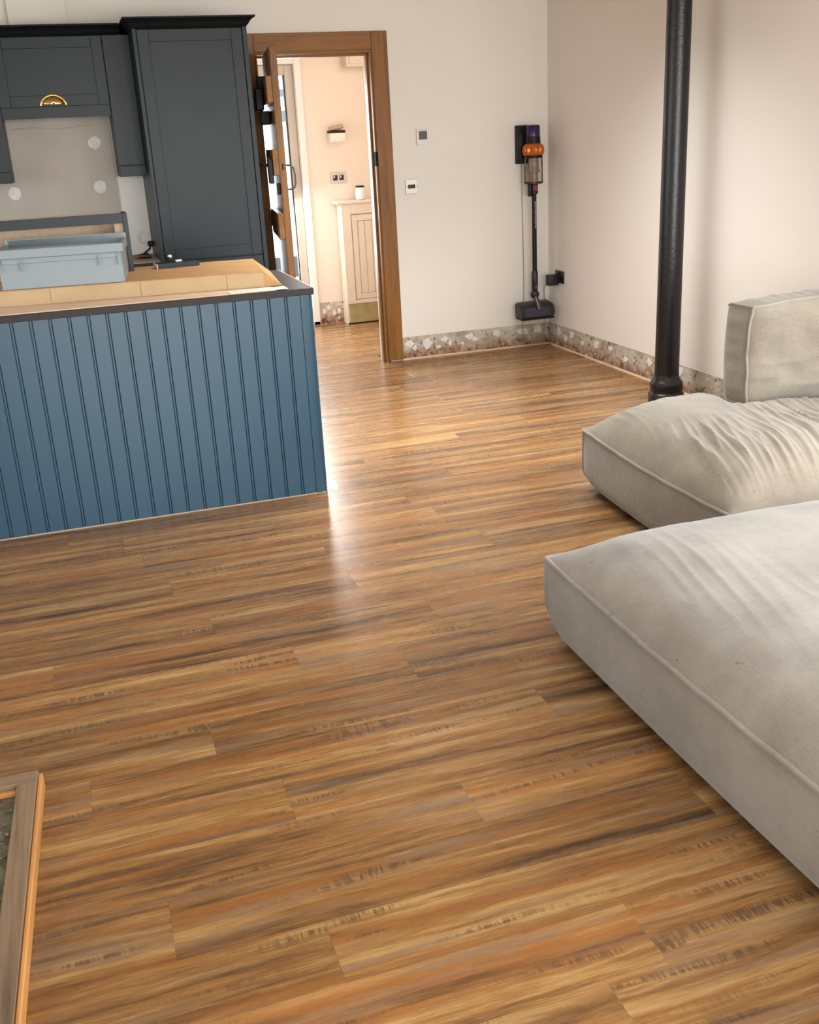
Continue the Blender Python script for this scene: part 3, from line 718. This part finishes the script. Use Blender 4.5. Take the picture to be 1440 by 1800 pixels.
cab = [(RX-0.08, 6.86, 0.455), (RX-0.075, 6.91, 0.440), (RX-0.06, 6.95, 0.40), (RX-0.045, 6.975, 0.34), (RX-0.035, 6.982, 0.24), (RX-0.035, 6.982, 0.15), (3.245, 6.982, 0.085), (3.205, 6.982, 0.050), (3.16, 6.982, 0.038), (3.115, 6.982, 0.052), (3.085, 6.982, 0.095), (3.078, 6.982, 0.16), (3.085, 6.984, 0.28), (3.093, 6.988, 0.5), (3.090, 6.990, 0.9), (3.084, 6.990, 1.289)]
def smooth_path(P, sub=5):
    P = [Vector(p) for p in P]; out = []
    for i in range(len(P)-1):
        p0, p1, p2, p3 = P[max(i-1, 0)], P[i], P[i+1], P[min(i+2, len(P)-1)]
        for s in range(sub):
            t = s/sub
            out.append(0.5*((2*p1)+(p2-p0)*t+(2*p0-5*p1+4*p2-p3)*t*t+(3*p1-p0-3*p2+p3)*t**3))
    out.append(P[-1]); return out
mb = MB(); mb.tube(smooth_path(cab), 0.0034, 7); mb.build('cable', 'greycable', ad, smooth=True)

# ------------------------------------------------------------------ cordless vacuum on its dock
VX, VY = 3.121, 6.865
dk = thing('vacuum_dock', 'black wall dock holding the stick vacuum', 'dock', (3.08, D, 1.42))
box('plate', 'black', dk, 3.040, 3.135, D-0.040, D-0.0005, 1.292, 1.545, bev=0.006, seg=2)
box('cradle', 'black', dk, 3.052, 3.118, D-0.0565, D-0.040, 1.31, 1.50, bev=0.008, seg=2)
box('foot', 'greyplastic', dk, 3.054, 3.080, D-0.060, D-0.050, 1.300, 1.330, bev=0.003)
vc = thing('stick_vacuum', 'cordless stick vacuum with orange cyclone ring hanging in the wall corner', 'vacuum', (VX, VY, 0.24))
def vl(name, m, prof, n=28, ripple=None, x=VX, par=None, angle=45):
    mb = MB(); mb.lathe(prof, (x, VY, 0), n, ripple=ripple); return mb.build(name, m, par or vc, smooth=True, angle=angle)
vl('filter', 'purple', [(0.030, 1.543), (0.042, 1.541), (0.047, 1.534), (0.047, 1.478), (0.0475, 1.470)])
vl('motor_housing', 'black', [(0.0475, 1.470), (0.049, 1.45), (0.050, 1.415), (0.055, 1.40)])
vl('cyclone_ring', 'orange', [(0.050, 1.423), (0.062, 1.412), (0.067, 1.398), (0.069, 1.38), (0.068, 1.366), (0.064, 1.352), (0.058, 1.346)], 72, lambda a, h: 0.085*math.cos(12*a)*(1 if h < 1.42 else 0.3))
vl('collar', 'black', [(0.062, 1.346), (0.0635, 1.340), (0.0635, 1.330), (0.062, 1.328)])
mb = MB(); mb.lathe([(0.0625, 1.330), (0.0635, 1.30), (0.064, 1.20), (0.064, 1.166)], (VX, VY, 0), 32)
bn = mb.build('dust_bin', 'bin', vc, smooth=True, angle=45)
mb = MB(); mb.lathe([(0.034, 1.328), (0.036, 1.26), (0.046, 1.245), (0.046, 1.235), (0.030, 1.232), (0.030, 1.168)], (VX, VY, 0), 24); mb.build('cyclone_core', 'dust', bn, smooth=True)
vl('bin_base', 'greyplastic', [(0.0645, 1.172), (0.065, 1.168), (0.065, 1.160), (0.058, 1.158)])
box('inlet', 'greyplastic', vc, VX-0.016, VX+0.026, VY-0.024, VY+0.024, 1.090, 1.160, bev=0.008, seg=2)
box('release_catch', 'red', vc, VX-0.004, VX+0.022, VY-0.0275, VY-0.022, 1.112, 1.150, bev=0.002)
box('handle', 'black', vc, VX-0.036, VX-0.014, VY-0.015, VY+0.030, 1.075, 1.160, bev=0.008, seg=2)
vl('wand', 'black', [(0.0165, 1.095), (0.0165, 0.53)], 20, x=VX+0.003)
vl('wand_cuff', 'greyplastic', [(0.018, 0.565), (0.023, 0.555), (0.0235, 0.43), (0.020, 0.425)], 20, x=VX+0.002)
box('wand_catch', 'red', vc, VX-0.004, VX+0.014, VY-0.0255, VY-0.020, 0.437, 0.462, bev=0.002)
mb = MB()
mb.lathe([(0.004, 0.385), (0.018, 0.391), (0.028, 0.403), (0.033, 0.42-0.0), (0.028, 0.437), (0.018, 0.446)][::1], (VX, VY-0.004, -0.022), 20)
mb.build('swivel_joint', 'greyplastic', vc, smooth=True, angle=80)
mb = MB(); mb.tube([(VX, VY-0.01, 0.385), (VX+0.002, VY-0.04, 0.345), (VX+0.004, VY-0.062, 0.315), (VX+0.005, VY-0.068, 0.295)], 0.019, 12); mb.build('neck', 'nickel', vc, smooth=True)
# floor head hanging against the wall: profile in Y-Z extruded along X
pr = [(VY-0.068, 0.236), (VY-0.075, 0.262), (VY-0.070, 0.292), (VY-0.052, 0.320), (VY-0.020, 0.337), (VY+0.045, 0.345), (VY+0.060, 0.335), (VY+0.055, 0.240), (VY-0.02, 0.230)]
HX0, HX1 = VX-0.132, VX+0.135
mb = MB()
cz, cy = 0.285, VY
rr = []
for x, sc_ in ((HX0, 0.86), (HX0+0.010, 1.0), (HX1-0.022, 1.0), (HX1, 0.74)):
    rr.append([(x, cy+(y-cy)*sc_, cz+(z-cz)*sc_) for y, z in pr])
mb.rings(rr)
RH = Matrix.Translation((VX, VY, 0.285)) @ Matrix.Rotation(math.radians(-1.0), 4, 'Y') @ Matrix.Translation((-VX, -VY, -0.285))
mb.bm.transform(RH); hd = mb.build('floor_head', 'greyplastic', vc, smooth=True, angle=35)
mb = MB(); mb.prism([(VY-0.079, 0.250), (VY-0.0775, 0.280), (VY-0.062, 0.312), (VY-0.05, 0.310), (VY-0.06, 0.26)], 0, HX0+0.03, HX1-0.05); mb.bm.transform(RH)
mb.build('brush_cover', 'headblue', hd, smooth=True, angle=50)
box('lower_lip', 'black', hd, HX0+0.002, HX1-0.01, VY-0.072, VY+0.05, 0.226, 0.238, bev=0.003)
# grey lettering strip along the wand (too small to read in the photograph)
mb = MB(); rg = random.Random(2); z = 1.04
while z > 0.86:
    l = rg.uniform(0.006, 0.014); mb.box(VX+0.001, VX+0.008, VY-0.0172, VY-0.0160, z-l, z); z -= l+0.005
mb.build('lettering', 'steel', vc)

# ------------------------------------------------------------------ hall fittings
rc = thing('radiator_cover', 'cream panelled radiator cover against the hall wall', 'radiator cover', (2.5, 8.84, 0))
FX0 = 2.205
box('top_shelf', 'cream', rc, 2.166, 2.94, 8.735, 8.914, 1.008, 1.034, bev=0.004)
box('side_panel', 'cream', rc, FX0, FX0+0.018, 8.762, 8.914, 0.0, 1.008, bev=0.001)
box('stile', 'cream', rc, FX0, FX0+0.078, 8.744, 8.762, 0.175, 1.008, bev=0.002)
box('rail', 'cream', rc, FX0+0.078, 2.93, 8.744, 8.762, 0.925, 1.008, bev=0.002)
box('rail', 'cream', rc, FX0+0.078, 2.93, 8.744, 8.762, 0.175, 0.205, bev=0.002)
box('backing', 'greygap', rc, FX0+0.078, 2.93, 8.757, 8.762, 0.205, 0.925)
dpn = box('door_frame', 'cream', rc, FX0+0.084, FX0+0.132, 8.748, 8.757, 0.212, 0.918, bev=0.002)
box('door_rail', 'cream', rc, FX0+0.132, 2.93, 8.748, 8.757, 0.868, 0.918, bev=0.002)
box('door_rail', 'cream', rc, FX0+0.132, 2.93, 8.748, 8.757, 0.212, 0.258, bev=0.002)
for k in range(9):
    x = FX0+0.136+k*0.062
    box('panel_board', 'cream', rc, x, x+0.0585, 8.7515, 8.757, 0.262, 0.864, bev=0.0012)
box('plinth_board', 'goldboard', rc, FX0+0.018, 2.93, 8.752, 8.762, 0.012, 0.175)
box('foot_wedge', 'black', rc, FX0, FX0+0.10, 8.738, 8.762, 0.0, 0.012)
cj = thing('candle_jar', 'white candle jar with a dark rim on the radiator cover', 'candle', (2.40, 8.82, 1.034))
mb = MB(); mb.lathe([(0.030, 1.0345), (0.037, 1.038), (0.042, 1.060), (0.042, 1.105), (0.037, 1.128), (0.035, 1.134)], (2.40, 8.82, 0), 24); mb.build('jar', 'jar', cj, smooth=True)
mb = MB(); mb.lathe([(0.0355, 1.134), (0.037, 1.136), (0.037, 1.146), (0.034, 1.148)], (2.40, 8.82, 0), 24); mb.build('rim', 'black', cj, smooth=True)
hs = thing('wall_socket', 'steel double socket on the hall wall above the radiator cover', 'socket', (2.243, 8.92, 1.22))
box('plate', 'steel', hs, 2.172, 2.312, 8.912, 8.9195, 1.176, 1.265, bev=0.002)
for x in (2.215, 2.270):
    box('insert', 'greyplastic', hs, x-0.020, x+0.020, 8.910, 8.913, 1.198, 1.242, bev=0.002)
    box('switch_rocker', 'white', hs, x-0.014, x-0.004, 8.908, 8.911, 1.220, 1.238)
lr = thing('letter_rack', 'white wall rack with black rim and rolled brown paper in it', 'rack', (2.243, 8.92, 1.55))
mb = MB(); mb.rings([[(2.186, 8.86, 1.500), (2.298, 8.86, 1.500), (2.298, 8.919, 1.500), (2.186, 8.919, 1.500)], [(2.180, 8.845, 1.515), (2.304, 8.845, 1.515), (2.304, 8.919, 1.515), (2.180, 8.919, 1.515)], [(2.178, 8.835, 1.575), (2.306, 8.835, 1.575), (2.306, 8.919, 1.575), (2.178, 8.919, 1.575)]])
mb.build('pocket', 'white', lr)
box('rim', 'black', lr, 2.174, 2.310, 8.832, 8.919, 1.575, 1.597, bev=0.003)
mb = MB(); mb.tube([(2.180, 8.87, 1.608), (2.24, 8.87, 1.616), (2.300, 8.87, 1.630)], 0.016, 12); mb.build('rolled_paper', 'tan', lr, smooth=True)
mc = thing('meter_cupboard', 'small cream cupboard high on the hall wall', 'cupboard', (2.55, 8.86, 2.08))
box('case', 'cream', mc, 2.345, 2.80, 8.80, 8.919, 2.08, 2.36, bev=0.003)
box('frame_front', 'cream', mc, 2.345, 2.80, 8.792, 8.80, 2.075, 2.36, bev=0.003)
box('door', 'cream', mc, 2.368, 2.78, 8.784, 8.792, 2.098, 2.34, bev=0.003)

# ------------------------------------------------------------------ wooden frame lying on the floor, bottom left
wf = thing('wooden_frame', 'weathered wooden frame round dark mottled glass lying on the floor', 'frame', (-0.275, 2.405, 0))
FM = Matrix.Translation((-0.278, 2.405, 0)) @ Matrix.Rotation(math.radians(-1.9), 4, 'Z')
def fpart(name, m, b, bev=0.002):
    mb = MB(); mb.box(*b, bev=bev); mb.bm.transform(FM); return mb.build(name, m, wf, smooth=True, angle=30)
FWd, FLn, FT = 0.70, 1.25, 0.046
fpart('rail', 'frame_top_x', (-FWd, 0.0, -0.05, 0.0, 0.002, FT))
fpart('rail', 'frame_top_x', (-FWd, 0.0, -FLn, -FLn+0.05, 0.002, FT))
fpart('stile', 'frame_top', (-0.048, -0.0005, -FLn+0.05, -0.05, 0.002, FT))
fpart('stile', 'frame_top', (-FWd, -FWd+0.05, -FLn+0.05, -0.05, 0.002, FT))
fpart('edge_strip', 'frame_edge', (-0.0004, 0.011, -FLn, -0.012, 0.0, FT-0.004), 0.003)
fpart('inner_bead', 'frame_edge', (-FWd+0.05, -0.048, -0.066, -0.0502, 0.02, 0.034), 0.003)
fpart('glass_panel', 'mottled', (-FWd+0.05, -0.0482, -FLn+0.05, -0.066, 0.008, 0.022), 0)

# ------------------------------------------------------------------ sofa
def fbm(v, o=3):
    s, a = 0, 1
    for i in range(o): s += a*noise.noise(v*(2**i)); a *= 0.5
    return s
def cushion(par, M4, w, d, z0, z1, crown, Lx, m, pipe_m, nx=90, ny=90, bulge=0.010, wrinkle=None, side_wr=None, lift=0.06, rin=0.035, pipe_r=0.006, pipe_wob=0.0, seed=0, sag=0.008, post=None):
    def pr(s, W):
        t = min(1.0, min(s, W-s)/Lx); return 1-(1-t)**2.2
    def edge_out(s, W): return 0.012*math.sin(PI*min(1, max(0, s/W)))
    def seam(u, v):
        # plan point of the seam rectangle, sides bowed out slightly
        x, y = u*w, v*d
        x += (2*u-1)*edge_out(y, d)*abs(2*u-1)**2; y += (2*v-1)*edge_out(x, w)*abs(2*v-1)**2
        z = z1 - sag*math.sin(PI*u)*(abs(2*v-1)**4) - sag*math.sin(PI*v)*(abs(2*u-1)**4)
        z += pipe_wob*noise.noise(Vector((x*9+seed, y*9, 3.1)))
        return x, y, z
    # top cover
    mb = MB(); G = []
    def warp(i, n):
        t = i/n; return 0.5-0.5*math.cos(PI*t) if False else t + 0.0
    us = [0, .004, .012, .024]+[.04+(.92)*i/(nx-8) for i in range(nx-7)]+[.976, .988, .996, 1]
    vs = [0, .004, .012, .024]+[.04+(.92)*i/(ny-8) for i in range(ny-7)]+[.976, .988, .996, 1]
    for v in vs:
        row = []
        for u in us:
            x, y, z = seam(u, v)
            h = pr(u*w, w)*pr(v*d, d)
            h = crown*(h**0.60)
            if wrinkle: h += wrinkle(x, y)*min(1, 12*min(u, 1-u, v, 1-v)+0.0)
            row.append(mb.bm.verts.new((x, y, post(x, y, z+h) if post else z+h)))
        G.append(row)
    for j in range(len(vs)-1):
        for i in range(len(us)-1):
            mb.bm.faces.new((G[j][i], G[j][i+1], G[j+1][i+1], G[j+1][i]))
    mb.bm.transform(M4); mb.build('top_cover', m, par, smooth=True, angle=60)
    # sides
    for nm, fn in (('front', lambda t: (t, 0)), ('right', lambda t: (1, t)), ('back', lambda t: (1-t, 1)), ('left', lambda t: (0, 1-t))):
        mb = MB(); G = []; n = 60; lv = 16
        Ws = w if nm in ('front', 'back') else d
        nrm = {'front': (0, -1), 'right': (1, 0), 'back': (0, 1), 'left': (-1, 0)}[nm]
        for k in range(lv+1):
            q = k/lv; row = []
            for i in range(n+1):
                t = i/n
                u, v = fn(t); x, y, zt = seam(u, v)
                dc = min(t, 1-t)*Ws
                lf = lift*max(0, 1-dc/0.13)**2.2
                zb = z0+lf
                z = zt+(zb-zt)*q
                bl = bulge*math.sin(PI*q)*min(1, dc/0.06)
                inn = rin*(max(0, (q-0.72)/0.28)**2.2)
                cin = 0.0
                if side_wr: bl += side_wr(x+y*0.7, z)*math.sin(PI*q)*min(1, dc/0.05)
                x += nrm[0]*(bl-inn); y += nrm[1]*(bl-inn)
                # at the two ends follow the rounding of the neighbouring side
                ex = inn*max(0, 1-dc/0.05)
                tx = -1 if (u > 0.5) else 1; ty = -1 if (v > 0.5) else 1
                if nrm[0] == 0: x += tx*ex
                else: y += ty*ex
                row.append(mb.bm.verts.new((x, y, z)))
            G.append(row)
        for k in range(lv):
            for i in range(n): mb.bm.faces.new((G[k][i], G[k][i+1], G[k+1][i+1], G[k+1][i]))
        mb.bm.transform(M4); mb.build('side_panel', m, par, smooth=True, angle=60)
    # base and piping
    mb = MB(); mb.box(0.05, w-0.05, 0.05, d-0.05, z0, z0+0.06); mb.bm.transform(M4); mb.build('base', 'black', par)
    P = []
    for nm, fn in (('f', lambda t: (t, 0)), ('r', lambda t: (1, t)), ('b', lambda t: (1-t, 1)), ('l', lambda t: (0, 1-t))):
        for i in range(48):
            x, y, z = seam(*fn(i/48)); P.append((x, y, z+0.001))
    mb = MB(); mb.tube(P, pipe_r, 8, closed=True); mb.bm.transform(M4); mb.build('piping', pipe_m, par, smooth=True, angle=60)
    for u, v in ((0, 0), (1, 0), (1, 1), (0, 1)):
        x, y, z = seam(u, v); sx, sy = (1 if u == 0 else -1), (1 if v == 0 else -1)
        pts = []
        for i in range(13):
            q = i/12; inn = rin*(max(0, (q-0.72)/0.28)**2.2)
            pts.append((x+sx*inn, y+sy*inn, z+(z0+lift-z)*q))
        mb = MB(); mb.tube(pts, pipe_r*0.75, 8); mb.bm.transform(M4); mb.build('piping', pipe_m, par, smooth=True, angle=60)

# near chaise module
s1 = thing('sofa_chaise', 'grey linen chaise module with piped edges nearest the camera', 'sofa', (1.225, 2.633, 0))
def wr1(x, y):
    a = math.radians(100); u = x*math.cos(a)-y*math.sin(a); v = x*math.sin(a)+y*math.cos(a)
    r = noise.noise(Vector((u*1.6, v*19, 1.0)))
    r2_ = noise.noise(Vector((u*2.3+5, v*5, 4.0)))
    m_ = max(0, noise.noise(Vector((x*2.2, y*2.2, 9)))+0.25)
    return 0.0035*m_*max(0, 1-abs(r)*2.2)**2 + 0.004*r2_ + 0.007*noise.noise(Vector((x*3, y*3, 2)))
CH_Y0 = 0.75
cushion(s1, Matrix.Translation((1.225, CH_Y0, 0)), 1.15, 2.633-CH_Y0, 0.012, 0.268, 0.122, 0.36, 'linen_near', 'linen_pipe', nx=150, ny=150, wrinkle=wr1, pipe_r=0.0075, pipe_wob=0.004, seed=3)

# far seat module and its back cushion
s2 = thing('sofa_section', 'beige-grey creased linen sofa seat module behind the chaise', 'sofa', (1.985, 3.87, 0))
ROT2 = math.radians(-3.0)
SD = 1.17
M2 = Matrix.Translation((1.982, 3.868, 0)) @ Matrix.Rotation(ROT2, 4, 'Z') @ Matrix.Translation((0, -SD, 0))
def wr2(x, y):
    a = math.radians(101); u = x*math.cos(a)-y*math.sin(a); v = x*math.sin(a)+y*math.cos(a)
    d1 = noise.noise(Vector((x*2, y*2, 7)))*0.25
    r = noise.noise(Vector((u*1.3+d1, (v+d1*0.3)*13, 1.0))); rb = noise.noise(Vector((u*2.0, (v+d1*0.2)*26, 5.0)))
    m_ = max(0, 0.75+noise.noise(Vector((x*2.0, y*2.0, 11)))*1.1)
    rid = (1-abs(r)*1.7); rid = max(0, rid)**2
    rid2 = max(0, 1-abs(rb)*1.8)**2
    dip = -0.03*math.exp(-(((x-0.95)/0.28)**2+((y-0.55)/0.26)**2))
    rc = noise.noise(Vector((u*2.6, (v+d1*0.2)*47, 8.0)))
    return 0.0115*m_*rid + 0.008*m_*rid2 + 0.0035*m_*max(0, 1-abs(rc)*1.8)**2 + 0.012*noise.noise(Vector((x*2.6, y*2.6, 2))) + dip
def post2(x, y, z):
    # the seat is pressed flat under the back cushion
    fx = min(1, max(0, (x-0.44)/0.08)); fy = min(1, max(0, (y-(SD-0.46))/0.07))*min(1, max(0, (SD-0.10-y)/0.08))
    f = fx*fy; f = f*f*(3-2*f)
    return z if z < 0.366 else z*(1-f)+0.366*f
cushion(s2, M2, 1.24, SD, 0.012, 0.268, 0.165, 0.34, 'linen_far', 'linen_pipe', nx=260, ny=190, lift=0.025, wrinkle=wr2, pipe_r=0.007, pipe_wob=0.004, seed=8, post=post2, side_wr=lambda s, z: 0.004*noise.noise(Vector((s*5, z*9, 4))))
# back cushion: local x along X, local y -> world z, local z -> toward the camera (-y)
bk = thing('back_cushion', 'beige-grey boxed back cushion with ruffled seams on the far sofa seat', 'cushion', (2.86, 3.55, 0.40))
BH = 0.40
MBK = Matrix.Translation((2.512, 3.640, 0.395)) @ Matrix.Rotation(math.radians(2.0), 4, 'Z') @ Matrix(((1, 0, 0, 0), (0, 0, -1, 0), (0, 1, 0, 0), (0, 0, 0, 1)))
def wr3(x, y):
    r = noise.noise(Vector((x*2.2, y*17, 1.0)))
    return 0.007*max(0, 1-abs(r)*1.7)**2 + 0.010*noise.noise(Vector((x*4, y*4, 2)))
cushion(bk, MBK, 0.735, BH, 0.0, 0.165, 0.045, 0.16, 'linen_far', 'linen_pipe', nx=80, ny=60, wrinkle=wr3, side_wr=lambda s, z: 0.011*noise.noise(Vector((s*24, z*3, 1))), lift=0.0, rin=0.012, pipe_r=0.006, pipe_wob=0.020, seed=5, sag=0.0)
